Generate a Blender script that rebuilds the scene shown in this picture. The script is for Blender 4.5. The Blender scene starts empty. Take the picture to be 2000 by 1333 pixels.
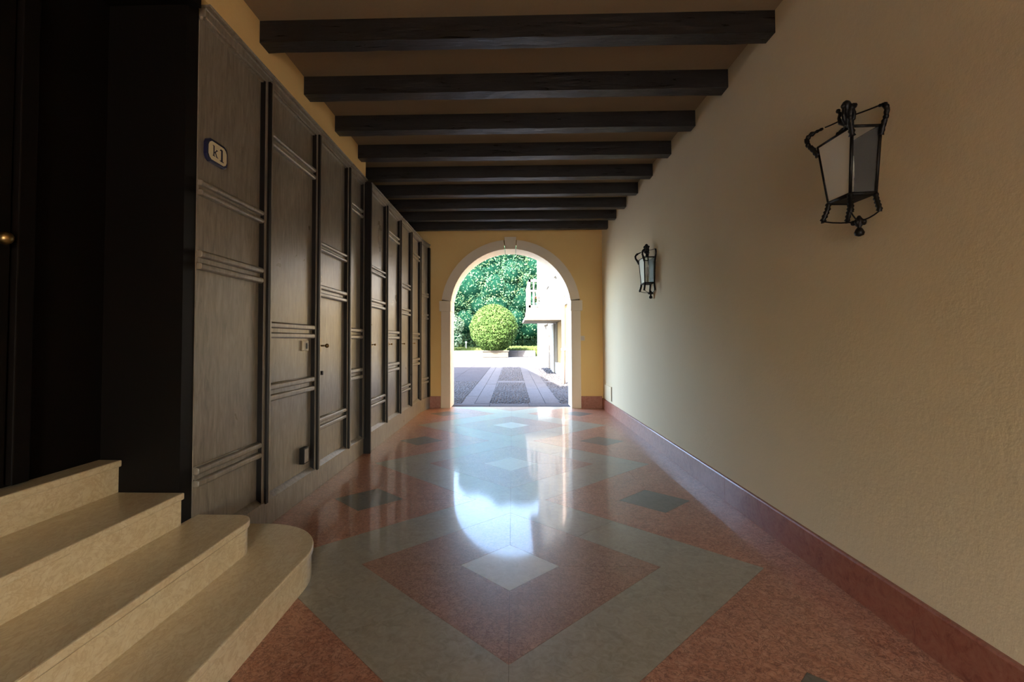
import bpy, bmesh, math, random
from mathutils import Vector, Matrix
random.seed(7)
S = 1.3                       # metres per drawing unit; the camera stands one unit above the floor
sc = bpy.context.scene
C = sc.collection

# ------------------------------------------------------------------ camera
cam_d = bpy.data.cameras.new('camera'); cam = bpy.data.objects.new('camera', cam_d); C.objects.link(cam)
cam_d.sensor_width = 36; cam_d.lens = 36*953.44/2000
cam_d.shift_x = (1000-974.8)/2000; cam_d.shift_y = -(666.5-636.65)/2000
yaw, pitch, roll = .0269, .0296, -.0031
rt = Vector((math.cos(yaw), math.sin(yaw), 0)); fw = Vector((-math.sin(yaw), math.cos(yaw), 0)); up = Vector((0, 0, 1))
fw2 = fw*math.cos(pitch)+up*math.sin(pitch); up2 = up*math.cos(pitch)-fw*math.sin(pitch)
rt3 = rt*math.cos(roll)+up2*math.sin(roll); up3 = -rt*math.sin(roll)+up2*math.cos(roll)
mw = Matrix((rt3, up3, -fw2)).transposed().to_4x4(); mw.translation = Vector((0, 0, S))
cam.matrix_world = mw
cam_d.clip_start = .02; cam_d.clip_end = 500
sc.camera = cam

# ------------------------------------------------------------------ sky, sun, exposure
w = bpy.data.worlds.new('world'); sc.world = w; w.use_nodes = True
nt = w.node_tree; nt.nodes.clear()
sky = nt.nodes.new('ShaderNodeTexSky'); sky.sky_type = 'NISHITA'; sky.sun_disc = False
sky.sun_elevation = math.radians(42.4); sky.sun_rotation = math.atan2(-.45, -1)
sky.air_density = 1.0; sky.dust_density = 2.0; sky.ozone_density = .6
bg = nt.nodes.new('ShaderNodeBackground'); bg.inputs['Strength'].default_value = .75
wo = nt.nodes.new('ShaderNodeOutputWorld')
nt.links.new(sky.outputs[0], bg.inputs[0]); nt.links.new(bg.outputs[0], wo.inputs[0])
sun_d = bpy.data.lights.new('sun', 'SUN'); sun_d.energy = 9.0; sun_d.angle = math.radians(.6); sun_d.color = (1, .95, .86)
sun = bpy.data.objects.new('sun', sun_d); C.objects.link(sun)
sun.rotation_euler = Vector((.45, 1, -1)).to_track_quat('-Z', 'Y').to_euler()
pd = bpy.data.lights.new('sky_portal', 'AREA'); pd.shape = 'RECTANGLE'; pd.size = 1.8*S; pd.size_y = 2.35*S; pd.cycles.is_portal = True
portal = bpy.data.objects.new('sky_portal', pd); C.objects.link(portal)
portal.location = (-.02*S, 7.7*S, 1.18*S); portal.rotation_euler = (math.radians(-90), 0, 0)
pd2 = bpy.data.lights.new('sky_portal', 'AREA'); pd2.shape = 'RECTANGLE'; pd2.size = 1.15*S; pd2.size_y = 1.5*S; pd2.cycles.is_portal = True
portal2 = bpy.data.objects.new('sky_portal', pd2); C.objects.link(portal2)
portal2.location = (.575*S, -3.52*S, .75*S); portal2.rotation_euler = (math.radians(90), 0, 0)
sc.view_settings.view_transform = 'Standard'; sc.view_settings.look = 'None'
sc.view_settings.gamma = 1; sc.view_settings.use_curve_mapping = False
sc.view_settings.exposure = 2.75
cy = sc.cycles
cy.use_denoising = True
cy.max_bounces = 14; cy.diffuse_bounces = 8; cy.glossy_bounces = 6; cy.transmission_bounces = 8; cy.transparent_max_bounces = 8
cy.sample_clamp_indirect = 12; cy.caustics_reflective = True; cy.blur_glossy = .5

# ------------------------------------------------------------------ materials
def mat(name, col, rough=.6, spec=.5, metal=0, coat=0, coat_rough=.05, trans=0, ior=None):
    m = bpy.data.materials.new(name); m.use_nodes = True
    b = m.node_tree.nodes['Principled BSDF']
    b.inputs['Base Color'].default_value = (*col, 1); b.inputs['Roughness'].default_value = rough
    b.inputs['Specular IOR Level'].default_value = spec; b.inputs['Metallic'].default_value = metal
    b.inputs['Coat Weight'].default_value = coat; b.inputs['Coat Roughness'].default_value = coat_rough
    b.inputs['Transmission Weight'].default_value = trans
    if ior: b.inputs['IOR'].default_value = ior
    return m
def nodes(m): return m.node_tree, m.node_tree.nodes['Principled BSDF']
def pos(t, scale=(1, 1, 1), rot=(0, 0, 0)):
    g = t.nodes.new('ShaderNodeNewGeometry'); mp = t.nodes.new('ShaderNodeMapping')
    mp.inputs['Scale'].default_value = scale; mp.inputs['Rotation'].default_value = rot
    t.links.new(g.outputs['Position'], mp.inputs['Vector']); return mp.outputs[0]
def noise(t, vec, scale, detail=5, rough=.55, dist=0):
    n = t.nodes.new('ShaderNodeTexNoise'); n.inputs['Scale'].default_value = scale; n.inputs['Detail'].default_value = detail
    n.inputs['Roughness'].default_value = rough; n.inputs['Distortion'].default_value = dist
    t.links.new(vec, n.inputs['Vector']); return n.outputs['Fac']
def ramp(t, fac, stops):
    r = t.nodes.new('ShaderNodeValToRGB'); e = r.color_ramp.elements
    while len(e) < len(stops): e.new(.5)
    for el, (p, c) in zip(e, stops): el.position = p; el.color = (*c, 1) if len(c) == 3 else c
    t.links.new(fac, r.inputs[0]); return r.outputs[0]
def mix(t, fac, a, b, mode='MIX'):
    n = t.nodes.new('ShaderNodeMix'); n.data_type = 'RGBA'; n.blend_type = mode
    if isinstance(fac, (int, float)): n.inputs[0].default_value = fac
    else: t.links.new(fac, n.inputs[0])
    for i, v in ((6, a), (7, b)):
        if isinstance(v, tuple): n.inputs[i].default_value = (*v, 1)
        else: t.links.new(v, n.inputs[i])
    return n.outputs[2]
def bump(t, b, h, strength, dist=.01):
    n = t.nodes.new('ShaderNodeBump'); n.inputs['Strength'].default_value = strength; n.inputs['Distance'].default_value = dist
    t.links.new(h, n.inputs['Height']); t.links.new(n.outputs[0], b.inputs['Normal'])

def plaster(name, c1, c2, rough=.85):
    m = mat(name, c1, rough, .3); t, b = nodes(m)
    n1 = noise(t, pos(t, (.8, .8, .8)), 1.6, 6, .6, .4); n2 = noise(t, pos(t), 60, 4, .6)
    col = mix(t, n1, c1, c2)
    col = mix(t, ramp(t, n2, [(.35, (.86, .86, .86)), (.6, (1, 1, 1))]), (0, 0, 0), col, 'MULTIPLY') if False else col
    t.links.new(col, b.inputs['Base Color'])
    n3 = noise(t, pos(t, (1, 1, 1)), 35, 6, .65)
    bump(t, b, n3, .35, .006); return m
def marble(name, base, dark, light, scale=26, gloss=.36, coat=.34, spec_=.22, vein=None, stretch=(1, 1, 1)):
    m = mat(name, base, gloss, .5, coat=coat, coat_rough=.065); t, b = nodes(m); b.inputs['Coat IOR'].default_value = 1.42; b.inputs['Specular IOR Level'].default_value = spec_
    v = pos(t, stretch)
    n1 = noise(t, v, scale, 8, .7, 1.2); n2 = noise(t, v, scale*.17, 4, .6, .5)
    col = ramp(t, n1, [(.3, dark), (.5, base), (.72, light)])
    col = mix(t, ramp(t, n2, [(.35, (0, 0, 0)), (.7, (.35, .35, .35))]), col, light)
    if vein:
        n4 = noise(t, v, scale*.55, 6, .6, 2.0)
        col = mix(t, ramp(t, n4, [(.455, (0, 0, 0)), (.5, (.75, .75, .75)), (.545, (0, 0, 0))]), col, vein)
    t.links.new(col, b.inputs['Base Color'])
    bump(t, b, noise(t, v, 3, 3, .5), .015, .02)
    return m
def cabinet_wood():
    m = mat('dark_stained_plywood', (.06, .045, .03), .38, .5); t, b = nodes(m)
    n1 = noise(t, pos(t, (6, 6, 1.1)), 5, 8, .65, .8); n2 = noise(t, pos(t, (90, 90, 3)), 3, 4, .6); n3 = noise(t, pos(t), 1.7, 4, .6, .6)
    c = ramp(t, n1, [(.3, (.16, .135, .102)), (.7, (.35, .30, .23))])
    c = mix(t, ramp(t, n2, [(.3, (.0, .0, .0)), (.7, (.35, .35, .35))]), c, (.07, .052, .036))
    t.links.new(c, b.inputs['Base Color'])
    r = ramp(t, n3, [(.3, (.27, .27, .27)), (.7, (.33, .33, .33))]); t.links.new(r, b.inputs['Roughness'])
    bump(t, b, n2, .12, .002); return m
def beam_wood():
    m = mat('rough_dark_timber', (.03, .02, .014), .45, .5); t, b = nodes(m)
    n1 = noise(t, pos(t, (1.2, 14, 14)), 4, 8, .7, .9); n2 = noise(t, pos(t, (1, 5, 5)), 3.2, 5, .6, 1.5)
    c = ramp(t, n1, [(.3, (.002, .0016, .0013)), (.55, (.010, .007, .0055)), (.75, (.055, .040, .031))])
    t.links.new(c, b.inputs['Base Color'])
    t.links.new(ramp(t, n1, [(.35, (.24, .24, .24)), (.65, (.65, .65, .65))]), b.inputs['Roughness'])
    bump(t, b, n1, .4, .006); return m
def leafmat(name, c1, c2, c3, scale=1.2):
    m = mat(name, c1, .7, .05); t, b = nodes(m)
    n = noise(t, pos(t), scale, 6, .7); n2 = noise(t, pos(t), scale*9, 2, .6)
    c = ramp(t, n, [(.35, c1), (.5, c2), (.68, c3)])
    c = mix(t, ramp(t, n2, [(.35, (0, 0, 0)), (.65, (.6, .6, .6))]), c, c3)
    t.links.new(c, b.inputs['Base Color'])
    b.inputs['Subsurface Weight'].default_value = 0
    tr = t.nodes.new('ShaderNodeBsdfTranslucent'); mx = t.nodes.new('ShaderNodeMixShader'); mx.inputs[0].default_value = .15
    t.links.new(c, tr.inputs[0]); t.links.new(b.outputs[0], mx.inputs[1]); t.links.new(tr.outputs[0], mx.inputs[2])
    t.links.new(mx.outputs[0], t.nodes['Material Output'].inputs['Surface']); return m

PL_Y = plaster('ochre_plaster', (.80, .57, .25), (.74, .50, .20))
PL_C = plaster('cream_plaster', (.75, .665, .47), (.69, .60, .41))
PL_W = plaster('white_render', (.85, .82, .74), (.8, .76, .68))
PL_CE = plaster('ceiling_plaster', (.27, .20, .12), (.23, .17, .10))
PLANT = plaster('weathered_planter_stone', (.055, .046, .034), (.045, .037, .028), .8)
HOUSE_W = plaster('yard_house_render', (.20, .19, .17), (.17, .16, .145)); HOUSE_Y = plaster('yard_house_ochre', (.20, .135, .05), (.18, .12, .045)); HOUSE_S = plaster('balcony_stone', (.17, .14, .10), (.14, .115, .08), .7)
STONE = plaster('arch_stone', (.78, .68, .54), (.72, .62, .49), .7)
PINK = marble('red_pink_marble', (.46, .205, .120), (.27, .085, .045), (.60, .34, .22), 34, vein=(.14, .05, .035))
PINK2 = marble('brown_pink_marble', (.37, .20, .125), (.22, .10, .06), (.48, .29, .20), 38, vein=(.14, .07, .05))
GREY = marble('grey_green_marble', (.33, .295, .22), (.25, .222, .16), (.41, .37, .29), 22)
DGREY = marble('dark_grey_marble', (.15, .135, .105), (.10, .09, .07), (.20, .185, .15), 26)
LGREY = marble('pale_grey_marble', (.60, .57, .50), (.52, .50, .43), (.68, .65, .58), 24)
SKIRT = marble('skirting_marble', (.30, .105, .07), (.17, .05, .035), (.38, .17, .12), 14, .4, .15, vein=(.33, .14, .095))
CREAM = marble('cream_step_marble', (.76, .63, .39), (.64, .49, .27), (.84, .74, .52), 22, .3, .35, vein=(.64, .49, .28), stretch=(1.6, .7, 1.2))
WOOD = cabinet_wood(); SIDE_SHADE = mat('side_shade_joinery', (.007, .005, .004), .5, .2); BEAM = beam_wood()  # near-black joinery has the shade of camera-facing sides painted into its colour
DOORW = mat('shaded_door_wood', (.005, .0035, .0025), .6, .12)  # darkness of the unlit recess is put into this wood colour
IRON = mat('black_wrought_iron', (.005, .0045, .004), .5, .3)
BRASS = mat('dull_brass', (.35, .24, .10), .35, metal=1)
BLACK = mat('black_plastic', (.01, .01, .01), .5)
IVORY = mat('ivory_enamel', (.72, .64, .40), .35, coat=.5)
NAVY = mat('navy_enamel', (.012, .016, .06), .35, coat=.5)
SWITCH = mat('pale_plastic', (.62, .56, .42), .45)
GROUT = mat('dark_joint', (.10, .075, .055), .7)
GLASS = mat('dusty_lantern_glass', (.80, .84, .84), .06, .5, trans=.95, ior=1.3)
FROST = mat('frosted_lantern_glass', (.88, .90, .84), .3, .5, trans=.15, ior=1.3)
BULB = mat('opal_bulb_glass', (.8, .8, .75), .3)
GRAN = marble('courtyard_granite', (.075, .071, .073), (.057, .054, .056), (.095, .091, .093), 18, .9, 0, 0)
GRAN2 = marble('darkened_granite', (.048, .045, .048), (.034, .032, .034), (.062, .059, .062), 12, .9, 0, 0)  # granite copy darkened to offset grazing sheen on the left slabs
PEB = plaster('grey_pebble', (.052, .048, .050), (.020, .018, .019), .8)
MORTAR = mat('paving_mortar', (.022, .02, .02), .9)
GRAVEL = plaster('pale_courtyard_ground', (.40, .38, .35), (.35, .33, .30), .9)
GRASS = leafmat('lawn_grass', (.02, .04, .01), (.04, .06, .016), (.08, .095, .03), 3)
MAG = leafmat('magnolia_leaf', (.010, .040, .026), (.022, .074, .044), (.070, .095, .035), .55)
BOX = leafmat('yellow_green_leaf', (.012, .030, .006), (.028, .058, .012), (.060, .092, .028), 2.2)
PALE = leafmat('pale_shrub_leaf', (.016, .038, .022), (.035, .065, .04), (.075, .1, .06), 1.5)
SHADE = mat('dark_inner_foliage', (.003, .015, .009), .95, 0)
BARK = plaster('bark', (.12, .09, .065), (.08, .06, .045))
ROOF = plaster('terracotta_roof', (.42, .18, .10), (.32, .13, .07))
RED = mat('red_flower', (.6, .02, .03), .5)
TERRA = mat('dark_green_pot', (.05, .10, .08), .5)
COPPER = mat('pale_painted_pipe', (.58, .46, .40), .5)
WINGL = mat('dark_window_glass', (.04, .05, .06), .08)

# ------------------------------------------------------------------ building helpers (all in drawing units)
class MB:
    def __init__(s): s.v = []; s.f = []; s.sm = []
    def add(s, vs, fs, smooth=False):
        o = len(s.v); s.v += [tuple(p) for p in vs]; s.f += [tuple(i+o for i in f) for f in fs]; s.sm += [smooth]*len(fs); return s
    def box(s, x0, x1, y0, y1, z0, z1):
        vs = [(x, y, z) for z in (z0, z1) for y in (y0, y1) for x in (x0, x1)]
        return s.add(vs, [(0, 2, 3, 1), (4, 5, 7, 6), (0, 1, 5, 4), (2, 6, 7, 3), (0, 4, 6, 2), (1, 3, 7, 5)])
    def prism(s, poly, a0, a1, axis='z', smooth=False):      # poly: 2-D outline, counter-clockwise
        def P(u, v, a):
            return (u, v, a) if axis == 'z' else ((u, a, v) if axis == 'y' else (a, u, v))
        n = len(poly); vs = [P(u, v, a0) for u, v in poly]+[P(u, v, a1) for u, v in poly]
        fs = [tuple(range(n))[::-1], tuple(range(n, 2*n))]+[(i, (i+1) % n, n+(i+1) % n, n+i) for i in range(n)]
        return s.add(vs, fs)
    def tube(s, pts, r, seg=8, cap=True):
        pts = [Vector(p) for p in pts]; n = len(pts); rr = r if isinstance(r, (list, tuple)) else [r]*n
        vs = []; prev = None
        for i, p in enumerate(pts):
            d = (pts[min(i+1, n-1)]-pts[max(i-1, 0)]).normalized()
            a = prev if prev is not None else (Vector((0, 0, 1)) if abs(d.z) < .9 else Vector((1, 0, 0)))
            u = (a-d*a.dot(d)).normalized(); v = d.cross(u); prev = u
            vs += [p+(u*math.cos(2*math.pi*k/seg)+v*math.sin(2*math.pi*k/seg))*rr[i] for k in range(seg)]
        fs = [(i*seg+k, i*seg+(k+1) % seg, (i+1)*seg+(k+1) % seg, (i+1)*seg+k) for i in range(n-1) for k in range(seg)]
        if cap: fs += [tuple(range(seg))[::-1], tuple((n-1)*seg+k for k in range(seg))]
        return s.add(vs, fs, True)
    def lathe(s, prof, c, seg=12):                            # prof: [(radius, z)]
        return s.tube([(c[0], c[1], c[2]+z) for r, z in prof], [max(r, 1e-4) for r, z in prof], seg)
    def ball(s, c, r, seg=10, rings=7, sq=(1, 1, 1)):
        vs = []; fs = []
        for i in range(rings+1):
            th = math.pi*i/rings
            for k in range(seg):
                ph = 2*math.pi*k/seg
                vs.append((c[0]+r*sq[0]*math.sin(th)*math.cos(ph), c[1]+r*sq[1]*math.sin(th)*math.sin(ph), c[2]-r*sq[2]*math.cos(th)))
        for i in range(rings):
            for k in range(seg): fs.append((i*seg+k, i*seg+(k+1) % seg, (i+1)*seg+(k+1) % seg, (i+1)*seg+k))
        return s.add(vs, fs, True)
    def build(s, name, m, parent=None, bevel=0, **props):
        org = Vector((0, 0, 0)); q = parent
        if parent is not None: org = Vector(parent['org'])
        me = bpy.data.meshes.new(name)
        me.from_pydata([((x-org.x)*S, (y-org.y)*S, (z-org.z)*S) for x, y, z in s.v], [], s.f)
        me.polygons.foreach_set('use_smooth', s.sm)
        if len(s.f) < 4000:
            b_ = bmesh.new(); b_.from_mesh(me); bmesh.ops.recalc_face_normals(b_, faces=b_.faces); b_.to_mesh(me); b_.free()
        me.materials.append(m); me.update()
        o = bpy.data.objects.new(name, me); C.objects.link(o)
        if parent is not None: o.parent = parent
        o['org'] = tuple(org)
        if bevel:
            b = o.modifiers.new('edge', 'BEVEL'); b.width = bevel*S; b.segments = 2; b.limit_method = 'ANGLE'
        for k, v in props.items(): o[k] = v
        return o
def thing(name, label, cat, loc, group=None):
    o = bpy.data.objects.new(name, None); C.objects.link(o); o.location = Vector(loc)*S; o['org'] = tuple(loc)
    o['label'] = label; o['category'] = cat
    if group: o['group'] = group
    return o
def struct(name, mb, m, **p):
    return mb.build(name, m, kind='structure', **p)
def clip(poly, a, b, c):                                     # keep a*x+b*y <= c
    out = []; n = len(poly)
    for i in range(n):
        p, q = poly[i], poly[(i+1) % n]; dp = a*p[0]+b*p[1]-c; dq = a*q[0]+b*q[1]-c
        if dp <= 0: out.append(p)
        if dp*dq < 0:
            t = dp/(dp-dq); out.append((p[0]+(q[0]-p[0])*t, p[1]+(q[1]-p[1])*t))
    return out
def area(poly): return sum(poly[i][0]*poly[(i+1) % len(poly)][1]-poly[(i+1) % len(poly)][0]*poly[i][1] for i in range(len(poly)))/2

GX0, GX1, GZ = 0, 1.15, 1.5     # unseen street gateway behind the camera, added and sized for fill light
XR = 1.33; XRB = 1.312; YE = 7.22; YB = 7.64; ZC = 2.66; Y_BACK = -3.2
# ------------------------------------------------------------------ shell
struct('wall_right', MB().box(XR, XR+.3, Y_BACK, YB, 0, ZC+.1), PL_C)
# right skirting slabs
sk = bpy.data.objects.new('baseboard_right', None); C.objects.link(sk); sk['kind'] = 'structure'; sk['org'] = (0, 0, 0)
ys = [Y_BACK, -.58, 1.27, 3.09, 4.93, 6.2, YE]
for a, b in zip(ys[:-1], ys[1:]):
    MB().prism([(XRB, 0), (XR+.002, 0), (XR+.002, .146), (XRB+.006, .146), (XRB, .140)], a+.0007, b-.0007, 'y').build('slab', SKIRT, sk, bevel=.0012)
MB().box(XRB+.002, XR+.003, Y_BACK, YE-.001, .001, .133).build('mortar_bed', GROUT, sk)
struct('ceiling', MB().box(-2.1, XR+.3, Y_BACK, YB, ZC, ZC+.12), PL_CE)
# end wall with arched opening
AX, AZ, RI, RO = -.024, 1.46, .892, 1.03
def arch_pts(r, a0=0, a1=math.pi, n=36): return [(AX+r*math.cos(a0+(a1-a0)*i/n), AZ+r*math.sin(a0+(a1-a0)*i/n)) for i in range(n+1)]
ew = MB()
rc = 1.03
ew.box(-2.1, AX-rc, YE, YB, 0, ZC); ew.box(AX+rc, XR+.02, YE, YB, 0, ZC)
ap = arch_pts(rc, 0, math.pi, 40)
for (x0, z0), (x1, z1) in zip(ap[:-1], ap[1:]):
    ew.prism([(x1, z1), (x0, z0), (x0, ZC), (x1, ZC)], YE, YB, 'y')
struct('wall_end', ew, PL_Y)
struct('baseboard_end', MB().box(-1.30, -1.062, YE-.012, YE+.01, 0, .175).box(.99, XRB, YE-.012, YE+.01, 0, .175), SKIRT)
# back wall and left walls (behind and beside the camera)
struct('wall_back', MB().box(-2.4, GX0, Y_BACK-.3, Y_BACK, 0, ZC+.1).box(GX1, XR+.3, Y_BACK-.3, Y_BACK, 0, ZC+.1).box(GX0, GX1, Y_BACK-.3, Y_BACK, GZ, ZC+.1), PL_C)
struct('wall_left', MB().box(-2.0, -1.345, -3.2, -.9, 0, ZC).box(-1.9, -1.302, -.9, 4.28, 2.452, ZC)
       .box(-2.1, -1.36, 2.03, YE, 0, 2.40).box(-2.1, -1.72, 4.28, YE, 2.40, ZC), PL_Y)
# recess with the dark door beside the steps
struct('wall_recess', MB().box(-1.72, -1.345, 1.953, 2.028, 0, 2.452).box(-1.72, -1.302, -.9, -.86, 0, 2.452).box(-1.72, -1.302, -.86, 1.978, 2.40, 2.452), DOORW)
dr = bpy.data.objects.new('door_1', None); C.objects.link(dr); dr['kind'] = 'structure'; dr['org'] = (0, 0, 0)
MB().box(-1.74, -1.675, -.9, 1.978, .39, 2.45).build('door_backing', DOORW, dr)
for a, b in ((-.2, .66), (.67, 1.55)):
    lf = MB().box(-1.68, -1.665, a, b, .53, 2.38).build('door_leaf', DOORW, dr)
    f = MB().box(-1.668, -1.645, a, a+.06, .53, 2.38).box(-1.668, -1.645, b-.06, b, .53, 2.38)
    for z in (.53, .74, 1.02, 1.40, 1.68, 2.30): f.box(-1.668, -1.648, a+.06, b-.06, z, z+.075)
    f.build('door_frame', DOORW, lf, bevel=.004)
MB().box(-1.676, -1.63, 1.56, 1.62, .53, 2.4).build('door_post', DOORW, dr, bevel=.004)
MB().ball((-1.61, 1.50, 1.33), .022).tube([(-1.66, 1.50, 1.33), (-1.61, 1.50, 1.33)], .008).build('door_knob', BRASS, dr)

# ------------------------------------------------------------------ floor of marble slabs
fl = struct('floor', MB().box(-1.9, XR+.02, Y_BACK, YE+.13, -.06, -.0012), GROUT)
CX, C1, P, A_, SM, O_ = -.0147, 2.1964, 1.79, .663, .2184, 1.112
G = .0012
def slab(poly, m, y_lim=YE+.13):
    for (a, b, c) in ((1, 0, XRB+.004), (-1, 0, 1.34), (0, 1, y_lim), (0, -1, 3.1)):
        poly = clip(poly, a, b, c)
        if len(poly) < 3: return
    if abs(area(poly)) < .0008: return
    if area(poly) < 0: poly = poly[::-1]
    cx = sum(p[0] for p in poly)/len(poly); cyy = sum(p[1] for p in poly)/len(poly)
    # inset each edge by half a joint
    out = poly[:]
    n = len(poly)
    for i in range(n):
        p, q = poly[i], poly[(i+1) % n]; ex, ey = q[0]-p[0], q[1]-p[1]; L = math.hypot(ex, ey)
        if L < 1e-6: continue
        nx, ny = ey/L, -ex/L; out = clip(out, nx, ny, nx*p[0]+ny*p[1]-G/2)
    if len(out) < 3: return
    MB().prism(out, -.02, 0, 'z').build('slab', m, fl)
def cell(cx, cyc, ringm, dotm):
    D = lambda h: [(cx, cyc-h), (cx+h, cyc), (cx, cyc+h), (cx-h, cyc)]
    slab(D(SM), dotm); a, s = D(A_), D(SM)
    for i in range(4):
        j = (i+1) % 4; slab([a[i], a[j], s[j], s[i]], ringm)
def side(sgn, cyc):
    w = 1.36
    half = [(O_, cyc), (w, cyc), (w, cyc+P), (O_, cyc+P), (O_-P/2, cyc+P/2)]
    dx, dy = P/2, cyc+P/2
    slab([(CX+sgn*(dx+u*SM), dy+v*SM) for u, v in ((0, -1), (1, 0), (0, 1), (-1, 0))], DGREY)
    for su in (-1, 1):
        for sv in (-1, 1):
            q = clip(clip(half, -su, 0, -su*dx), 0, -sv, -sv*dy)
            q = clip(q, -su, -sv, -(su*dx+sv*dy)-SM)
            if len(q) >= 3: slab([(CX+sgn*x, y) for x, y in q], PINK)
for k in range(-3, 4):
    cyc = C1+k*P
    cell(CX, cyc, PINK2, LGREY)
    side(1, cyc); side(-1, cyc)
    for sx in (1, -1):
        for sy in (1, -1):
            band = [(0, A_), (0, P/2), (O_-P/2, P/2), (O_, 0), (A_, 0)]
            m0 = (O_-P/2+.30)
            b1 = clip(band, 1, -1, .02); b2 = clip(band, -1, 1, -.02)
            for b in (b1, b2): slab([(CX+sx*x, cyc+sy*y) for x, y in b], GREY)

# ------------------------------------------------------------------ stone arch surround
ar = thing('stone_arch', 'pale stone arch surround with keystone framing the opening to the courtyard', 'arch', (AX, YE, 0))
YF = YE-.022; YK = YB+.01
for sx in (-1, 1):
    MB().box(*sorted((AX+sx*RI, AX+sx*1.03)), YF, YK, 0, 1.43).build('pilaster', STONE, ar, bevel=.004)
    MB().box(*sorted((AX+sx*(RI-.006), AX+sx*1.055)), YF-.014, YK, 1.43, 1.585).build('impost', STONE, ar, bevel=.006)
a0 = math.asin((1.585-AZ)/RI)
def ring(t0, t1, ri, ro, y0, y1, n=14):
    m = MB(); 
    for i in range(n):
        u, v = t0+(t1-t0)*i/n, t0+(t1-t0)*(i+1)/n
        m.prism([(AX+ri*math.cos(v), AZ+ri*math.sin(v)), (AX+ri*math.cos(u), AZ+ri*math.sin(u)), (AX+ro*math.cos(u), AZ+ro*math.sin(u)), (AX+ro*math.cos(v), AZ+ro*math.sin(v))], y0, y1, 'y')
    return m
kh = .095
ring(a0, math.pi/2-kh, RI, RO, YF, YK).build('arch_ring', STONE, ar)
ring(math.pi/2+kh, math.pi-a0, RI, RO, YF, YK).build('arch_ring', STONE, ar)
MB().prism([(AX-.078, AZ+RI-.004), (AX-.088, 2.53), (AX+.088, 2.53), (AX+.078, AZ+RI-.004)][::-1], YF-.012, YK, 'y').build('keystone', STONE, ar, bevel=.003)

# ------------------------------------------------------------------ ceiling beams
Y0, DB, BW, ZB = 2.449, .5369, .0947, 2.546
ords = ['nearest', 'second', 'third', 'fourth', 'fifth', 'sixth', 'seventh', 'eighth', 'ninth and farthest']
for k in range(9):
    y = Y0+k*DB; xl = -1.306 if k < 4 else -1.73
    m = MB(); n = 26; prof = []
    for i in range(n+1):
        x = xl+(1.335-xl)*i/n
        j = [random.uniform(-.0022, .0022) for _ in range(4)]
        prof.append([(x, y+j[0], ZB+j[1]), (x, y+BW+j[2], ZB+j[3]), (x, y+BW, ZC+.004), (x, y, ZC+.004)])
    vs = [p for q in prof for p in q]
    fs = [(4*i+a, 4*i+(a+1) % 4, 4*i+4+(a+1) % 4, 4*i+4+a) for i in range(n) for a in range(4)]+[(3, 2, 1, 0), (4*n, 4*n+1, 4*n+2, 4*n+3)]
    m.add(vs, [f[::-1] for f in fs])
    o = m.build('ceiling_beam', BEAM)
    lab = f'{ords[k]} dark timber ceiling beam counted from the camera' + (', just before the arch wall' if k == 8 else '')
    if k == 0: lab = 'nearest dark timber ceiling beam, longest and highest in view'
    o['label'] = lab; o['category'] = 'beam'; o['group'] = 'dark ceiling beams'

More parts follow.
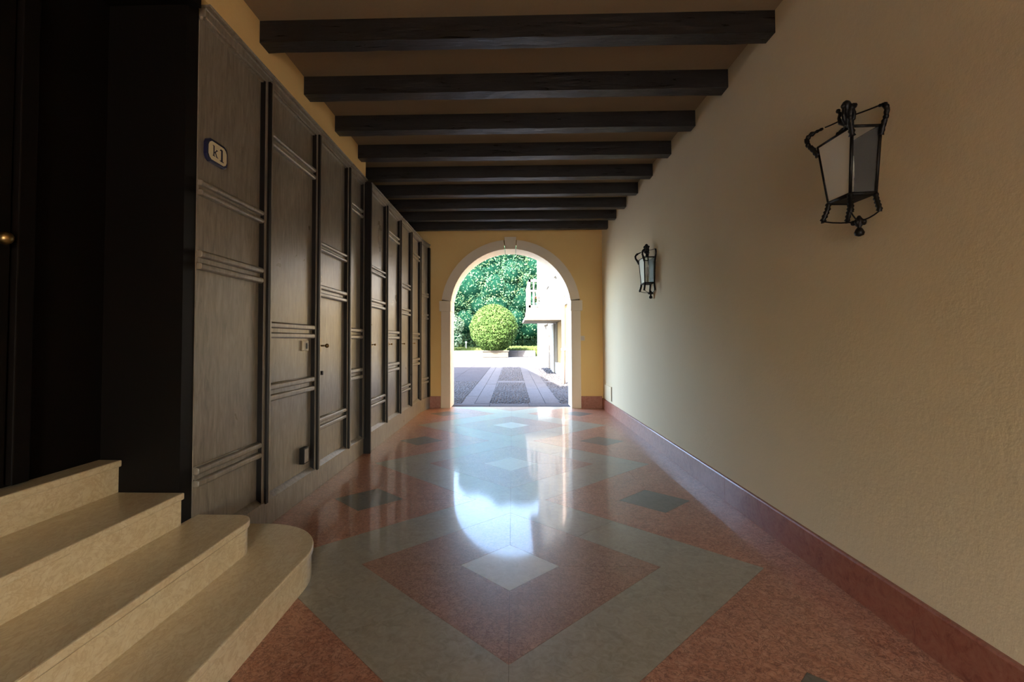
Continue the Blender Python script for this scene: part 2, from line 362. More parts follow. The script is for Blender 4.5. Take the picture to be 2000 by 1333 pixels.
# ------------------------------------------------------------------ panelled cupboards along the left side
def cupboard(ya, yb, X, top, odd, label, last=False, knob=None, first=False, bank_end=False):
    """panel plane X-.026, rails and stile X, outer stile X+.013"""
    c = thing('cupboard', label, 'cupboard', (X, (ya+yb)/2, 0), 'dark panelled wall cupboards')
    xp, xs, xo, xb = X-.026, X, X+.013, -1.345 if X < -1.3 else -1.36
    pl0 = .135 if X < -1.3 else .17
    MB().box(xb-.01, X-.004, ya, yb, 0, pl0).build('plinth', WOOD, c, bevel=.0015)
    MB().box(xp-.02, xp, ya, yb-.05, pl0, top-.05).build('panel', WOOD, c)
    MB().box(xp, xs, yb-.068, yb-.04, pl0, top-.05).build('stile', SIDE_SHADE, c)  # near-black body, painted as the stile's shaded side
    MB().box(xs, xs+.0015, yb-.066, yb-.042, pl0, top-.05).build('lit_front_strip', WOOD, c)  # thin wood strip stands for the stile's lit front
    MB().box(xo, xo+.0015, yb-.018, yb-.004, pl0+.002, top-.05).build('lit_front_strip', WOOD, c)
    MB().box(xp-.01, xo, yb-.04, yb-.002, pl0+.002, top-.05).build('stile', SIDE_SHADE, c, bevel=.002)
    MB().tube([(xs-.002, ya+.001, top-.060), (xs-.002, yb-.045, top-.060)], .0045, 8).build('bead', WOOD, c)
    MB().tube([(xo+.003, ya+.001, top-.006), (xo+.003, yb-.001, top-.006)], .0055, 8).tube([(xs+.001, ya+.001, top-.022), (xs+.001, yb-.001, top-.022)], .004, 8).build('bead', WOOD, c)
    MB().prism([(xp, pl0), (xs+.004, pl0), (xs+.004, pl0+.01), (xp, pl0+.034)], ya, yb-.04, 'y').build('bottom_molding', WOOD, c)
    MB().box(xb, xs, ya, yb, top-.054, top-.012).box(xb, xo+.004, ya, yb, top-.012, top).box(xp-.01, xs-.010, ya, yb-.05, top-.068, top-.054).build('cornice', WOOD, c, bevel=.0015)
    zs = [(1.69, 1.625), (1.387, 1.305), (.467, .385)] if odd else [(2.16, 2.085), (1.103, 1.015), (.762, .668)]
    for z1, z0 in zs:
        h = (z1-z0)*.36
        for za in (z1-h, z0):
            MB().prism([(xp, za), (xs-.006, za), (xs, za+.006), (xs, za+h-.006), (xs-.006, za+h), (xp, za+h)], ya, yb-.045, 'y').build('rail', WOOD, c, bevel=.0035)
            MB().tube([(xp+.004, ya, za+h+.001), (xp+.004, yb-.05, za+h+.001)], .0035, 6).build('bead', WOOD, c)
        MB().box(xp, xp+.007, ya, yb-.05, z0+h, z1-h).build('rail_groove', WOOD, c)
    if knob:
        ky, kz = knob
        MB().tube([(xp, ky, kz), (xp+.028, ky, kz)], [.005, .004]).ball((xp+.032, ky, kz), .010).build('knob', BRASS, c)
        MB().box(xp, xp+.003, ky-.008, ky+.008, kz-.022, kz+.022).build('keyhole_plate', BRASS, c)
    return c
X1, X2 = -1.316, -1.272
labs1 = ['tall dark wood panel nearest the steps with the number sign on it',
         'dark wood cupboard front with small ivory bell plate, second from the steps',
         'dark wood cupboard door with a knob and lock, third from the steps',
         'narrow-looking dark panel without hardware, just before the cupboards step forward']
e1 = [2.03, 2.61, 3.29, 3.92, 4.335]
for i in range(4):
    cb = cupboard(e1[i], e1[i+1], X1, 2.455, i % 2 == 0, labs1[i])
    if i == 2:
        xp = X1-.026
        MB().box(xp, xp+.004, 3.365, 3.385, .92, 1.02).build('lock_plate', BRASS, cb)
        MB().tube([(xp, 3.375, .965), (xp+.05, 3.375, .965)], .006).ball((xp+.05, 3.375, .965), .015).build('knob', BRASS, cb)
        MB().tube([(xp, 3.375, .775), (xp+.022, 3.375, .775)], .014).build('lock_cylinder', BLACK, cb)
        MB().box(xp, xp+.008, 3.355, 3.385, 1.415, 1.455).build('name_plate', SWITCH, cb)
labs2 = ['dark cupboard standing forward at the middle of the left wall, first of its block',
         'second dark cupboard of the forward-standing block, with a high rail',
         'third dark cupboard of the forward-standing block',
         'fourth dark cupboard of the forward-standing block']
e2 = [4.315, 4.94, 5.545, 6.15, 6.76]
for i in range(4):
    cupboard(e2[i], e2[i+1], X2, 2.425, i % 2 == 0, labs2[i], knob=(e2[i]+.16, .962))
# near side of the forward block, a child of its first cupboard
first2 = [o for o in C.objects if o.get('label') == labs2[0]][0]
MB().box(-1.72, X2+.013, 4.312, 4.34, 0.0, 2.425).build('side_panel', SIDE_SHADE, first2, bevel=.002)  # shade of the end facing the camera is in the panel colour
# last, angled unit by the arch wall
lp = thing('cupboard', 'dark cupboard turned at an angle, last one beside the arch wall', 'cupboard', (X2, 6.76, 0), 'dark panelled wall cupboards')
def angled(m_, u0, u1, p0, p1, z0, z1):   # u along the face 0..L, p proud of it
    ax, ay, bx, by = X2-.006, 6.76, -1.222, 7.205; L = math.hypot(bx-ax, by-ay); tx, ty = (bx-ax)/L, (by-ay)/L; nx, ny = ty, -tx
    q = lambda u, p: (ax+tx*u*L+nx*p, ay+ty*u*L+ny*p)
    m_.prism([q(u0, p0), q(u0, p1), q(u1, p1), q(u1, p0)], z0, z1, 'z')
    return m_
angled(MB(), 0, 1, -.04, -.02, .17, 2.37).build('panel', WOOD, lp)
angled(MB(), 0, 1, -.05, 0, 0, .17).build('plinth', WOOD, lp)
angled(angled(MB(), 0, 1, -.05, 0, 2.37, 2.412), 0, 1, -.05, .012, 2.412, 2.425).build('cornice', WOOD, lp)
angled(MB(), .88, 1, -.04, .01, .17, 2.37).build('stile', SIDE_SHADE, lp)
for z1, z0 in [(1.69, 1.625), (1.387, 1.305), (.467, .385)]:
    for za in (z1-.03, z0): angled(MB(), 0, .88, -.02, 0, za, za+.028).build('rail', WOOD, lp)

# ------------------------------------------------------------------ things on the cupboards
sx = X1-.026
sg = thing('number_sign', 'cream enamel number sign with navy rim reading k1, on the nearest panel', 'sign', (sx, 2.145, 1.845))
def octa(cy_, cz, w_, h_, c_, k=.0): return [(cy_-w_+c_, cz-h_), (cy_+w_-c_, cz-h_), (cy_+w_-c_*.35, cz-h_+c_*.35+k), (cy_+w_, cz-h_+c_), (cy_+w_, cz+h_-c_), (cy_+w_-c_*.35, cz+h_-c_*.35-k), (cy_+w_-c_, cz+h_), (cy_-w_+c_, cz+h_), (cy_-w_+c_*.35, cz+h_-c_*.35-k), (cy_-w_, cz+h_-c_), (cy_-w_, cz-h_+c_), (cy_-w_+c_*.35, cz-h_+c_*.35+k)]
MB().prism(octa(2.145, 1.845, .078, .052, .026), sx, sx+.016, 'x').build('plate', NAVY, sg, bevel=.002)
MB().prism(octa(2.145, 1.845, .066, .041, .022), sx+.0155, sx+.018, 'x').build('face', IVORY, sg)
gm = MB(); g0, g1 = sx+.0178, sx+.0188
def bar(y0, y1, z0, z1): gm.box(g0, g1, 2.145+y0, 2.145+y1, 1.845+z0, 1.845+z1)
# k
bar(-.035, -.028, -.020, .026); bar(-.040, -.030, .023, .026); bar(-.040, -.023, -.022, -.019)
gm.prism([(2.145-.029, 1.845-.004), (2.145-.024, 1.845-.006), (2.145-.006, 1.845+.010), (2.145-.012, 1.845+.011)], g0, g1, 'x')
gm.prism([(2.145-.024, 1.845-.003), (2.145-.012, 1.845-.022), (2.145-.005, 1.845-.022), (2.145-.020, 1.845+.001)], g0, g1, 'x')
bar(-.015, .000, -.022, -.019); bar(-.015, -.002, .009, .012)
# 1
bar(.022, .033, -.026, .028); bar(.013, .042, -.028, -.024)
gm.prism([(2.145+.022, 1.845+.030), (2.145+.012, 1.845+.022), (2.145+.013, 1.845+.019), (2.145+.024, 1.845+.022)], g0, g1, 'x')
gm.build('lettering', NAVY, sg)
bp = thing('bell_plate', 'small ivory bell plate with dark push button on the second panel', 'switch', (sx, 3.115, .967))
MB().box(sx, sx+.016, 3.078, 3.150, .935, 1.0).build('plate', SWITCH, bp, bevel=.003)
MB().box(sx+.015, sx+.021, 3.106, 3.126, .948, .985).build('button', BLACK, bp, bevel=.003)
jb = thing('junction_box', 'small wood-coloured box low on the second panel near the floor', 'box', (sx, 3.08, .27))
MB().box(sx, sx+.032, 3.055, 3.125, .222, .322).build('body', SIDE_SHADE, jb, bevel=.002)  # near-black body paints the box's shaded side
MB().box(sx+.031, sx+.035, 3.062, 3.118, .230, .314).build('cover', WOOD, jb, bevel=.001)

# ------------------------------------------------------------------ marble steps
st = thing('marble_steps', 'four polished cream marble steps with rounded ends rising to the dark doorway', 'stairs', (-1.3, 1.5, 0))
YN = -.86
def arc(cx, cy_, rx, ry, t0, t1, n=14): return [(cx+rx*math.cos(t0+(t1-t0)*i/n), cy_+ry*math.sin(t0+(t1-t0)*i/n)) for i in range(n+1)]
def outline(x, yend, rx, ry, xl, e=0):
    x += e; yend += e
    return [(xl, YN), (x, YN)]+arc(x-rx, yend-ry, rx, ry, 0, math.pi/2)+[(xl, yend)]
specs = [(-.832, 2.325, .33, .36, -1.45, 0, .13), (-1.082, 2.075, .085, .10, -1.45, .13, .26), (-1.330, 1.952, 0, 0, -1.66, .26, .39), (-1.590, 1.952, 0, 0, -1.72, .39, .52)]
for (x, ye, rx, ry, xl, z0, z1) in specs:
    if rx: 
        rp = outline(x, ye, rx, ry, xl, -.006); tp = outline(x, ye, rx, ry, xl, 0); np_ = outline(x, ye, rx, ry, xl, -.002)
    else:
        rp = [(xl, YN), (x-.006, YN), (x-.006, ye), (xl, ye)]; tp = [(xl, YN), (x+.008, YN), (x+.008, ye), (xl, ye)]; np_ = tp
    s_ = bpy.data.objects.new('step', None); C.objects.link(s_); s_.parent = st; s_['org'] = st['org']
    MB().prism(rp, z0, z1-.030, 'z').build('riser', CREAM, s_)
    MB().prism(tp, z1-.027, z1, 'z').build('tread', CREAM, s_, bevel=.005)

# ------------------------------------------------------------------ wall lanterns
def lantern(yc, label):
    L = thing('wall_lantern', label, 'lantern', (XR, yc, 1.65), 'wrought iron wall lanterns')
    W = lambda p, q, z: (XR-p, yc+q, z)
    zt, zb = 1.768, 1.532
    top = [(0.004, -.100), (.102, -.096), (.102, .100), (0.004, .104)]; bot = [(0.004, -.068), (.090, -.060), (.090, .062), (0.004, .066)]
    T = [W(p, q, zt) for p, q in top]; B = [W(p, q, zb) for p, q in bot]
    fr = MB()
    for i in range(4):
        fr.tube([B[i], T[i]], .0062, 6)
        if i < 3: fr.tube([T[i], T[i+1]], .0055, 6); fr.tube([B[i], B[i+1]], .0075, 6)
    fr.tube([T[3], T[0]], .005, 6); fr.tube([B[3], B[0]], .005, 6)
    fr.build('frame', IRON, L)
    def pane(i, j, g=GLASS):
        a, b, c_, d = (Vector(v) for v in (B[i], B[j], T[j], T[i])); n = (b-a).cross(d-a).normalized()*.0015
        MB().add([a+n, b+n, c_+n, d+n, a-n, b-n, c_-n, d-n], [(0, 1, 2, 3), (7, 6, 5, 4), (0, 4, 5, 1), (1, 5, 6, 2), (2, 6, 7, 3), (3, 7, 4, 0)]).build('glass_pane', g, L)
    pane(0, 1); pane(1, 2, FROST); pane(2, 3)
    MB().prism([(yc-.066, zb), (yc+.064, zb), (yc+.1, zt), (yc-.096, zt)], XR-.008, XR-.002, 'x').build('back_plate', IRON, L)
    MB().box(XR-.088, XR-.004, yc-.058, yc+.06, zb-.004, zb+.002).build('floor_plate', IRON, L)
    fin_t = (.055, .0, 1.845); fin_b = (.022, -.005, 1.425)
    for i, (p, q) in enumerate(top):
        sp = 1 if p > .05 else 0; sq = -1 if q < 0 else 1
        pts, rr = [], []
        path = [(0, 0, -.035), (.012, .012, -.005), (.024, .026, .020), (.026, .032, .045), (.014, .026, .062), (-.004, .010, .070), (-.022, -.012, .076)]
        for a in range(len(path)-1):
            for f in (0, .25, .5, .75):
                v = [path[a][k]*(1-f)+path[a+1][k]*f for k in range(3)]
                pts.append(W(p+v[0]*sp, q+v[1]*sq, zt+v[2])); t_ = (a+f)/(len(path)-1)
                rr.append((.0085 if (len(rr) % 2) else .0125)*(1-.55*t_))
        m = MB().tube(pts, rr, 7)
        for t_ in (5, 8, 11, 14, 17): m.ball(pts[t_], .0105, 6, 4)
        m.build('scroll', IRON, L)
        e = path[-1]; s0 = Vector(W(p+e[0]*sp, q+e[1]*sq, zt+e[2])); s1 = Vector(W(*fin_t)); mid = (s0+s1)/2+Vector((0, 0, -.004))
        rod = [s0*(1-f)**2+mid*2*f*(1-f)+s1*f*f for f in (0, .25, .5, .75, 1)]
        MB().tube(rod, .0028, 5).build('rod', IRON, L)
    m = MB().lathe([(.004, -.055), (.012, -.05), (.007, -.03), (.018, -.018), (.008, 0), (.012, .012), (.006, .022), (.014, .034), (.018, .045), (.012, .058), (.003, .064)], W(*fin_t), 10)
    for k in range(4):
        an = k*math.pi/2+.6; dx, dy = math.cos(an), math.sin(an); c0 = Vector(W(*fin_t))
        m.tube([c0+Vector((dx*r_, dy*r_, z_)) for r_, z_ in ((.006, -.03), (.022, -.015), (.026, .006), (.02, .022), (.03, .032))], [.004, .008, .006, .008, .003], 6)
        m.ball(c0+Vector((dx*.028, dy*.028, .034)), .009, 6, 4)
    m.build('crown_finial', IRON, L)
    for i, (p, q) in enumerate(bot):
        sp = 1 if p > .05 else 0; sq = -1 if q < 0 else 1
        path = [(0, 0, 0), (.002, .003, -.022), (.006, .010, -.042), (.012, .018, -.064), (.010, .014, -.072)]
        pts, rr = [], []
        for a in range(len(path)-1):
            for f in (0, .33, .66):
                v = [path[a][k]*(1-f)+path[a+1][k]*f for k in range(3)]
                pts.append(W(p+v[0]*sp, q+v[1]*sq, zb+v[2])); rr.append(.0115 if len(rr) % 2 else .0075)
        MB().tube(pts, rr, 7).build('scroll', IRON, L)
        s0 = Vector(pts[-1]); s1 = Vector(W(*fin_b))+Vector((0, 0, .02)); mid = Vector(((s0.x+s1.x)/2, (s0.y+s1.y)/2, min(s0.z, s1.z)-.004))
        MB().tube([s0*(1-f)**2+mid*2*f*(1-f)+s1*f*f for f in (0, .25, .5, .75, 1)], .0028, 5).build('rod', IRON, L)
    m = MB().lathe([(.004, -.038), (.014, -.034), (.017, -.024), (.012, -.012), (.006, -.004), (.016, .008), (.02, .018), (.010, .03), (.004, .04)], W(*fin_b), 10)
    for k in range(5):
        an = k*2*math.pi/5; m.ball(Vector(W(*fin_b))+Vector((math.cos(an)*.018, math.sin(an)*.018, .014)), .010, 6, 4)
    m.tube([W(*fin_b), (XR+.001, yc, fin_b[2]+.02)], .006, 6).build('base_finial', IRON, L)
    MB().tube([W(.048, 0, zb), W(.048, 0, zb+.07)], .010, 10).build('lamp_holder', SWITCH, L)
    MB().lathe([(.008, 0), (.012, .01), (.013, .06), (.011, .09), (.003, .1)], W(.048, 0, zb+.07), 10).build('bulb', BULB, L)
lantern(1.868, 'large black iron and glass lantern, nearest one high on the right wall')
lantern(4.64, 'black iron and glass lantern farther along the right wall, nearer the arch')

t_ = MB().box(XR-.012, XR+.002, 6.60, 7.07, .178, .365).build('access_panel', PL_C, bevel=.002)
t_['label'] = 'small cream hatch cover low on the right wall in the far corner'; t_['category'] = 'hatch'
MB().box(XR-.004, XR+.001, 6.585, 6.60, .172, .37).build('gap_shadow_strip', BLACK, t_)  # black strip painted in as the shadow gap beside the cover
sw = thing('wall_switch', 'small square light switch on the ochre wall right of the arch', 'switch', (1.03, YE, 1.02))
MB().box(1.00, 1.065, YE-.008, YE, .99, 1.06).build('plate', SWITCH, sw, bevel=.002)
MB().box(1.012, 1.030, YE-.013, YE-.007, 1.0, 1.05).box(1.036, 1.054, YE-.013, YE-.007, 1.0, 1.05).build('rocker', COPPER, sw)

# ------------------------------------------------------------------ courtyard
struct('ground', MB().box(-70, 70, YB, 130, -.3, -.012).box(-70, -12.2, -30, YB, -.3, -.012).box(1.8, 70, -30, YB, -.3, -.012).box(-12.2, 1.8, -30, Y_BACK-.02, -.3, -.012), GRAVEL)
# house mass over and beside the passage (its roof slope throws the shade on the yard)
hm = MB(); prof = [(-12, ZC+.14), (1.6, ZC+.14), (1.6, 2.95), (-.3, 2.95), (-4.3, 10.46), (-12, 10.46)]
hm.prism(prof, Y_BACK-.3, YB, 'y'); hm.box(-12, -2.12, Y_BACK-.3, YB, -.3, ZC+.14)
struct('wall_house_exterior', hm, PL_Y)
pv = struct('courtyard_paving', MB().box(-3.2, 1.30, YE+.13, 30, -.06, -.010), MORTAR)
def block(x0, x1, y0, y1, m=GRAN):
    d = .004; h = random.uniform(-.002, .002)
    MB().box(x0+d, x1-d, y0+d, y1-d, -.04, h).build('paving_slab', m, pv)
for a, b in ((-.92, -.35), (-.35, .25), (.25, .9)): block(a, b, YE+.133, 7.74)
for x0, x1 in ((-.81, -.6), (-.6, -.36), (.285, .52), (.52, .754)):
    y = 7.74
    while y < 24: 
        d = random.uniform(.8, 1.3); block(x0, x1, y, y+d); y += d
for x0, x1 in ((-3.1, -2.2), (-2.2, -1.5), (-1.5, -.81)):
    y = 11.9
    while y < 24:
        d = random.uniform(1.2, 1.8); block(x0, x1, y, y+d, GRAN2); y += d
block(-.36, -.04, 11.55, 12.0); block(-.04, .285, 11.55, 12.0)
block(.754, 1.3, 11.55, 12.0)
pm = MB()
def pebbles(x0, x1, y0, y1, s):
    nx = int((x1-x0)/s); ny = int((y1-y0)/s)
    for i in range(nx):
        for j in range(ny):
            x = x0+(i+.5+random.uniform(-.42, .42))*(x1-x0)/nx; y = y0+(j+.5+random.uniform(-.42, .42))*(y1-y0)/ny
            a = random.uniform(0, math.pi); ra, rb = s*random.uniform(.45, .6), s*random.uniform(.32, .45); hz = random.uniform(.012, .02)
            vs = []
            for r_, z_ in ((1, -.012), (.72, hz*.6-.004)):
                for k in range(6):
                    t = k*math.pi/3; u, v = ra*r_*math.cos(t), rb*r_*math.sin(t)
                    vs.append((x+u*math.cos(a)-v*math.sin(a), y+u*math.sin(a)+v*math.cos(a), z_))
            vs.append((x, y, hz-.004))
            fs = [(k, (k+1) % 6, 6+(k+1) % 6, 6+k) for k in range(6)]+[(6+k, 6+(k+1) % 6, 12) for k in range(6)]
            pm.add(vs, fs, True)
pebbles(-.355, .28, 7.76, 11.54, .05); pebbles(-.355, .28, 12.02, 19, .06)
pebbles(-1.8, -.815, 7.76, 11.86, .05); pebbles(.76, 1.29, 7.76, 11.54, .05)
pebbles(.76, 1.29, 12.02, 19, .07); pebbles(-.355, .28, 19, 24, .09)
o = pm.build('pebble', PEB, pv); o['kind'] = 'stuff'

# clipped bush in a stone planter
def leaves(mb, pts, size, squash=.5):
    for (p, n) in pts:
        n = (n+Vector([random.uniform(-.9, .9) for _ in range(3)])).normalized()
        u = n.cross(Vector([random.uniform(-1, 1) for _ in range(3)])).normalized(); v = n.cross(u)
        s_ = size*random.uniform(.6, 1.25)
        mb.add([p-u*s_, p-v*s_*squash, p+u*s_, p+v*s_*squash], [(0, 1, 2, 3)])
def shell(c, r, n, jit=.12):
    out = []
    for _ in range(n):
        d = Vector([random.gauss(0, 1) for _ in range(3)]).normalized()
        k = 1+random.uniform(-jit, jit*.5)
        out.append((Vector((c[0]+d.x*r[0]*k, c[1]+d.y*r[1]*k, c[2]+d.z*r[2]*k)), d))
    return out
pt = thing('stone_planter', 'long low stone planter in the sunlit courtyard under the clipped bush', 'planter', (-1.0, 29, 0))
m = MB().box(-1.75, -.24, 28.5, 28.62, 0, .36).box(-1.75, -.24, 29.38, 29.5, 0, .36).box(-1.75, -1.63, 28.62, 29.38, 0, .36).box(-.36, -.24, 28.62, 29.38, 0, .36)
m.build('trough', PLANT, pt, bevel=.01)
MB().box(-1.8, -.19, 28.45, 28.64, .33, .40).build('rim', PLANT, pt, bevel=.01)
MB().box(-1.63, -.36, 28.62, 29.38, .02, .32).build('soil', BARK, pt)
bu = thing('clipped_bush', 'bright yellow-green egg-shaped clipped bush in the courtyard planter', 'bush', (-1.1, 29, .3))
m = MB(); cpts = shell((-1.1, 29, 1.70), (1.24, 1.2, 1.40), 17000, .08)
bp_ = []
for p, d in cpts:
    z = (p.z-.25)/2.95; f = 1.0+.10*math.sin(3.0*(1-z))
    b = .045*math.sin(p.x*7.3)*math.sin(p.z*6.1)*math.sin(p.y*6.7+1)
    q = Vector((-1.1+(p.x+1.1)*(f+b), 29+(p.y-29)*(f+b), max(.3, p.z))); bp_.append((q, d))
leaves(m, bp_, .062, .55); o = m.build('foliage', BOX, bu)
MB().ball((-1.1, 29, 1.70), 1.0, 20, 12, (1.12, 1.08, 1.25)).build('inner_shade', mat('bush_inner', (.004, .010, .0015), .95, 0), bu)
MB().tube([(-1.1, 29, .3), (-1.1, 29, 1.2)], .08).build('stem', BARK, bu)

# low stone wall, lawn
lw = thing('low_garden_wall', 'low grey stone edging wall right of the planter before the lawn', 'wall', (.6, 29.6, 0))
for k, (z0, z1, dy) in enumerate(((0, .12, 0), (.12, .24, .08), (.24, .36, .16))):
    x = -.3
    while x < 1.3:
        MB().box(x+.006, min(x+.62, 1.4)-.006, 29.6+dy, 30.2, z0, z1).build('stone', GRAN, lw, bevel=.006); x += .62
struct('lawn', MB().box(-.3, 60, 30.2, 100, -.1, .33).box(-60, -.3, 47, 100, -.1, .10), GRASS)
gr = MB()
for _ in range(9000):
    if random.random() < .5: x, y, z = random.uniform(-.3, 4), 30.2+random.random()**2*14, .33
    else: x, y, z = random.uniform(-10, -.3), 47+random.random()**2*10, .10
    h = random.uniform(.08, .22); a = random.uniform(0, 3.1); dx, dy = math.cos(a)*.05, math.sin(a)*.05
    gr.add([(x-dx, y-dy, z), (x+dx, y+dy, z), (x+random.uniform(-.08, .08), y+random.uniform(-.08, .08), z+h)], [(0, 1, 2)])
o = gr.build('grass', GRASS); o['kind'] = 'stuff'; o['label'] = 'sunlit grass tufts on the lawn behind the planter'; o['category'] = 'grass'
def tree(name, label, c, r, trunk_z, nl, ls, m_, nclump=60, seed=1):
    random.seed(seed)
    t = thing(name, label, 'tree', (c[0], c[1], 0), 'trees behind the courtyard')
    mb = MB(); core = MB()
    for k in range(nclump):
        d = Vector([random.gauss(0, 1) for _ in range(3)]).normalized()
        if d.y > .45: d.y = -d.y
        q = random.uniform(.72, .95); cc = (c[0]+d.x*r[0]*q, c[1]+d.y*r[1]*q, max(trunk_z+.9, c[2]+d.z*r[2]*q)); rr = min(r)*random.uniform(.22, .36)
        leaves(mb, shell(cc, (rr, rr, rr*.85), nl//nclump, .2), ls, .5)
        core.ball(cc, rr*.78, 8, 6)
    core.ball(c, 1, 16, 10, (r[0]*.85, r[1]*.8, r[2]*.85))
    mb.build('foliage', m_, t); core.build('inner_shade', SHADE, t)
    tr = MB().tube([(c[0], c[1], 0), (c[0]+.1, c[1], trunk_z*.6), (c[0]-.05, c[1], trunk_z+1)], [.45, .33, .25], 10)
    for k in range(4):
        a = k*1.6; tr.tube([(c[0], c[1], trunk_z*.5), (c[0]+math.cos(a)*1.2, c[1]+math.sin(a)*1.2, trunk_z+1.4)], [.2, .12], 6)
    tr.build('trunk', BARK, t)
tree('magnolia_tree', 'large dense dark green magnolia filling the view behind the bush', (-.6, 50, 7.7), (7.2, 5.2, 7.2), 1.4, 95000, .105, MAG, 240, 3)
tree('broadleaf_tree', 'dense green tree behind the left side of the arch view', (-13.5, 50, 6.5), (6.0, 5.0, 6.5), 1.6, 16000, .2, MAG, 60, 5)
tree('broadleaf_tree', 'green tree rising behind the house on the right', (13.5, 50, 6.0), (6.0, 5.0, 6.0), 1.6, 10000, .22, MAG, 50, 6)
random.seed(12)
ps = thing('pale_shrub', 'pale green shrub at the left edge of the arch opening', 'shrub', (-5.6, 45.5, .1))
m = MB(); core = MB()
for cc, rr in (((-5.7, 45.4, 1.3), 1.0), ((-5.3, 45.2, 2.4), .8), ((-6.3, 45.5, 2.2), 1.0), ((-5.9, 45.3, 3.1), .7)):
    leaves(m, shell(cc, (rr, rr, rr), 900, .2), .11); core.ball(cc, rr*.75, 8, 6)
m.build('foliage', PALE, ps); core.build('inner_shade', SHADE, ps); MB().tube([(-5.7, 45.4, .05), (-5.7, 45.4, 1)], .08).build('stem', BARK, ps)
hd = thing('dark_hedge', 'low dark green hedge under the magnolia at the back of the lawn', 'hedge', (0, 58, 0))
m = MB(); hp = []
for _ in range(9000):
    x = random.uniform(-16, 14); hp.append((Vector((x, 55.4+random.uniform(-.3, .2), random.uniform(.15, 2.6))), Vector((0, -1, .3))))
leaves(m, hp, .16); m.build('foliage', MAG, hd); MB().box(-16, 14, 55.6, 57.2, 0, 2.6).build('inner_shade', SHADE, hd)
gl = thing('garden_light', 'tiny white garden lamp on a short post at the lawn edge', 'lamp', (-4.55, 48, .1))
MB().tube([(-4.55, 48, .1), (-4.55, 48, .75)], .03).build('post', PL_W, gl); MB().ball((-4.55, 48, .80), .10, 8, 6).build('globe', PL_W, gl)

# ------------------------------------------------------------------ house along the right of the yard
XH = 1.33
hs = thing('courtyard_house', 'cream rendered house with stone balcony on the right of the courtyard', 'building', (XH, 18, 0))
wl = MB()
wl.box(XH+.05, 8, 9.9, 14.9, 0, 8.2)                 # ochre bay
wl.build('wall', HOUSE_Y, hs)
wl = MB().box(XH, 8, 14.9, 18.1, 0, 8.2).box(XH, 8, 20.7, 25.9, 0, 8.2).box(XH, 8, 18.1, 20.7, 1.62, 8.2).box(XH+.35, 8, 18.1, 20.7, 0, 1.7)
wl.build('wall', HOUSE_W, hs)
MB().box(XH-.03, XH+.06, 9.9, 14.9, 0, .33).build('plinth', HOUSE_W, hs, bevel=.005)
MB().box(XH+.02, XH+.06, 9.9, 14.9, 1.9, 8.2).build('upper_render', HOUSE_W, hs)
for a in (15.0, 17.2, 21.0):
    MB().box(XH-.07, XH+.01, a, a+.8, 0, 1.5).build('pilaster', HOUSE_W, hs, bevel=.01)
dm = MB().box(XH+.28, XH+.34, 18.9, 19.9, 0, 1.35).build('house_door', COPPER, hs)
MB().box(XH+.27, XH+.285, 19.0, 19.8, .1, .6).box(XH+.27, XH+.285, 19.0, 19.8, .7, 1.25).build('door_panel', COPPER, dm)
for y0 in (14.0, 17.5, 22.0):
    for z0 in (3.0, 5.4):
        f = MB().box(XH-.05, XH+.02, y0-.08, y0+1.18, z0-.08, z0).box(XH-.05, XH+.02, y0-.08, y0+1.18, z0+1.5, z0+1.58).box(XH-.05, XH+.02, y0-.08, y0, z0, z0+1.5).box(XH-.05, XH+.02, y0+1.1, y0+1.18, z0, z0+1.5).build('window_frame', HOUSE_W, hs)
        MB().box(XH-.03, XH-.01, y0, y0+1.1, z0, z0+1.5).build('shutter', HOUSE_W, f)
MB().box(XH-.35, 8.2, 9.7, 26.1, 8.2, 8.34).build('eaves', HOUSE_W, hs)
MB().prism([(XH-.45, 8.3), (8.3, 8.3), (4.8, 10.2)], 9.6, 26.2, 'y').build('roof', ROOF, hs)
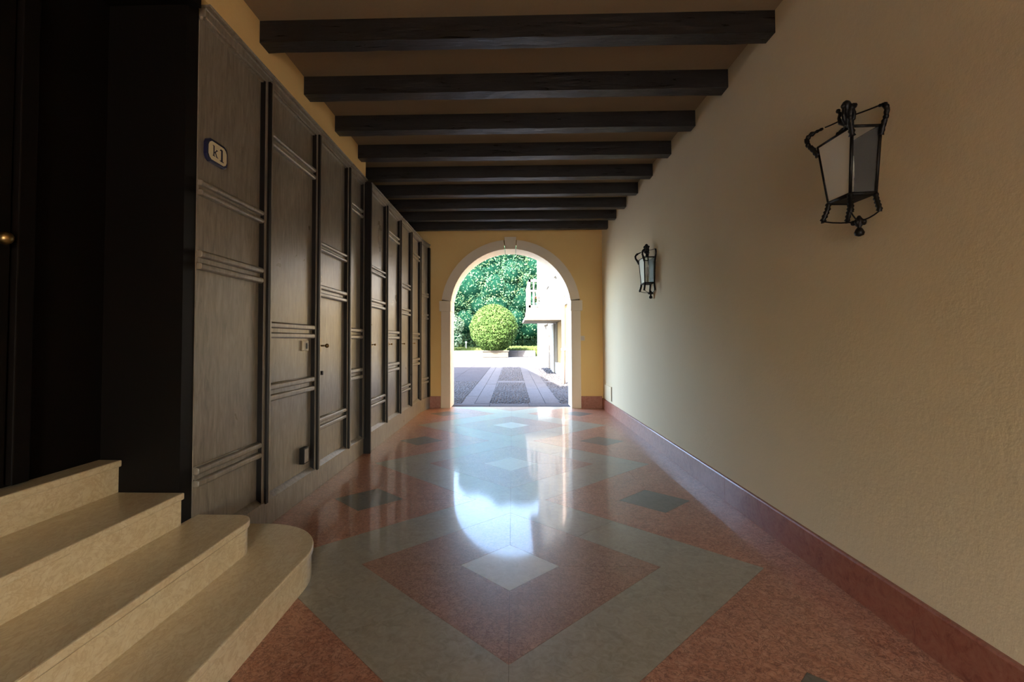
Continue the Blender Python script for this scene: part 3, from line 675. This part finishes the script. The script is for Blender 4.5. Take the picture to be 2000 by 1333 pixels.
# balcony with sub-parts
bx0, by0, by1, bz = .42, 13.0, 15.8, 1.86
bl = MB().box(bx0, XH+.02, by0, by1, bz-.20, bz).build('balcony', HOUSE_S, hs, bevel=.01)
MB().box(bx0-.05, XH+.02, by0-.03, by1, bz-.25, bz-.20).box(bx0-.09, XH+.02, by0-.05, by1, bz-.33, bz-.25).build('cornice', HOUSE_S, bl, bevel=.01)
for (a, b) in (((bx0+.02, by0+.02), (XH, by0+.08)), ((bx0+.02, by0+.02), (bx0+.08, by1-.02)), ((bx0+.02, by1-.08), (XH, by1-.02))):
    MB().box(a[0], b[0], a[1], b[1], bz+.70, bz+.76).build('handrail', HOUSE_W, bl)
    MB().box(a[0], b[0], a[1], b[1], bz+.02, bz+.07).build('bottom_rail', HOUSE_W, bl)
def baluster(x, y, mesh=[None]):
    if mesh[0] is None:
        o = MB().lathe([(.018, .05), (.03, .10), (.020, .2), (.034, .32), (.022, .5), (.018, .6), (.028, .68), (.02, .71)], (x, y, bz), 8).build('baluster', HOUSE_W, bl); mesh[0] = (o, x, y)
    else:
        s_, x0_, y0_ = mesh[0]; o = s_.copy(); C.objects.link(o); o.location = s_.location+Vector(((x-x0_)*S, (y-y0_)*S, 0))
for i in range(9): baluster(bx0+.05+i*.108, by0+.05)
y = by0+.3
while y < by1-.1: baluster(bx0+.05, y); y += .26
for i in range(1, 8): baluster(bx0+.05+i*.108, by1-.05)
fp = thing('flower_pot', 'small green pot with red flowers on the balcony behind the balusters', 'flowerpot', (.66, 13.2, bz))
MB().lathe([(.05, 0), (.075, .14), (.08, .15)], (.66, 13.2, bz), 10).build('pot', TERRA, fp)
m = MB(); leaves(m, shell((.66, 13.2, bz+.23), (.08, .08, .07), 120, .3), .03); m.build('foliage', BOX, fp)
m = MB()
for _ in range(8): m.ball((.66+random.uniform(-.06, .06), 13.18+random.uniform(-.05, .05), bz+.29+random.uniform(-.03, .04)), .026, 6, 4)
m.build('flower', RED, fp)
dp = thing('downpipe', 'pinkish rain downpipe on the near corner of the courtyard house', 'pipe', (1.17, 11.2, 0))
MB().tube([(1.17, 11.2, 0.0), (1.17, 11.2, 6.0)], .042, 12).build('pipe', COPPER, dp)
for z in (.75, 2.0, 3.6): MB().tube([(1.17, 11.2, z), (1.17, 11.2, z+.06)], .055, 12).box(1.17, XH+.06, 11.18, 11.22, z+.01, z+.05).build('bracket', COPPER, dp)
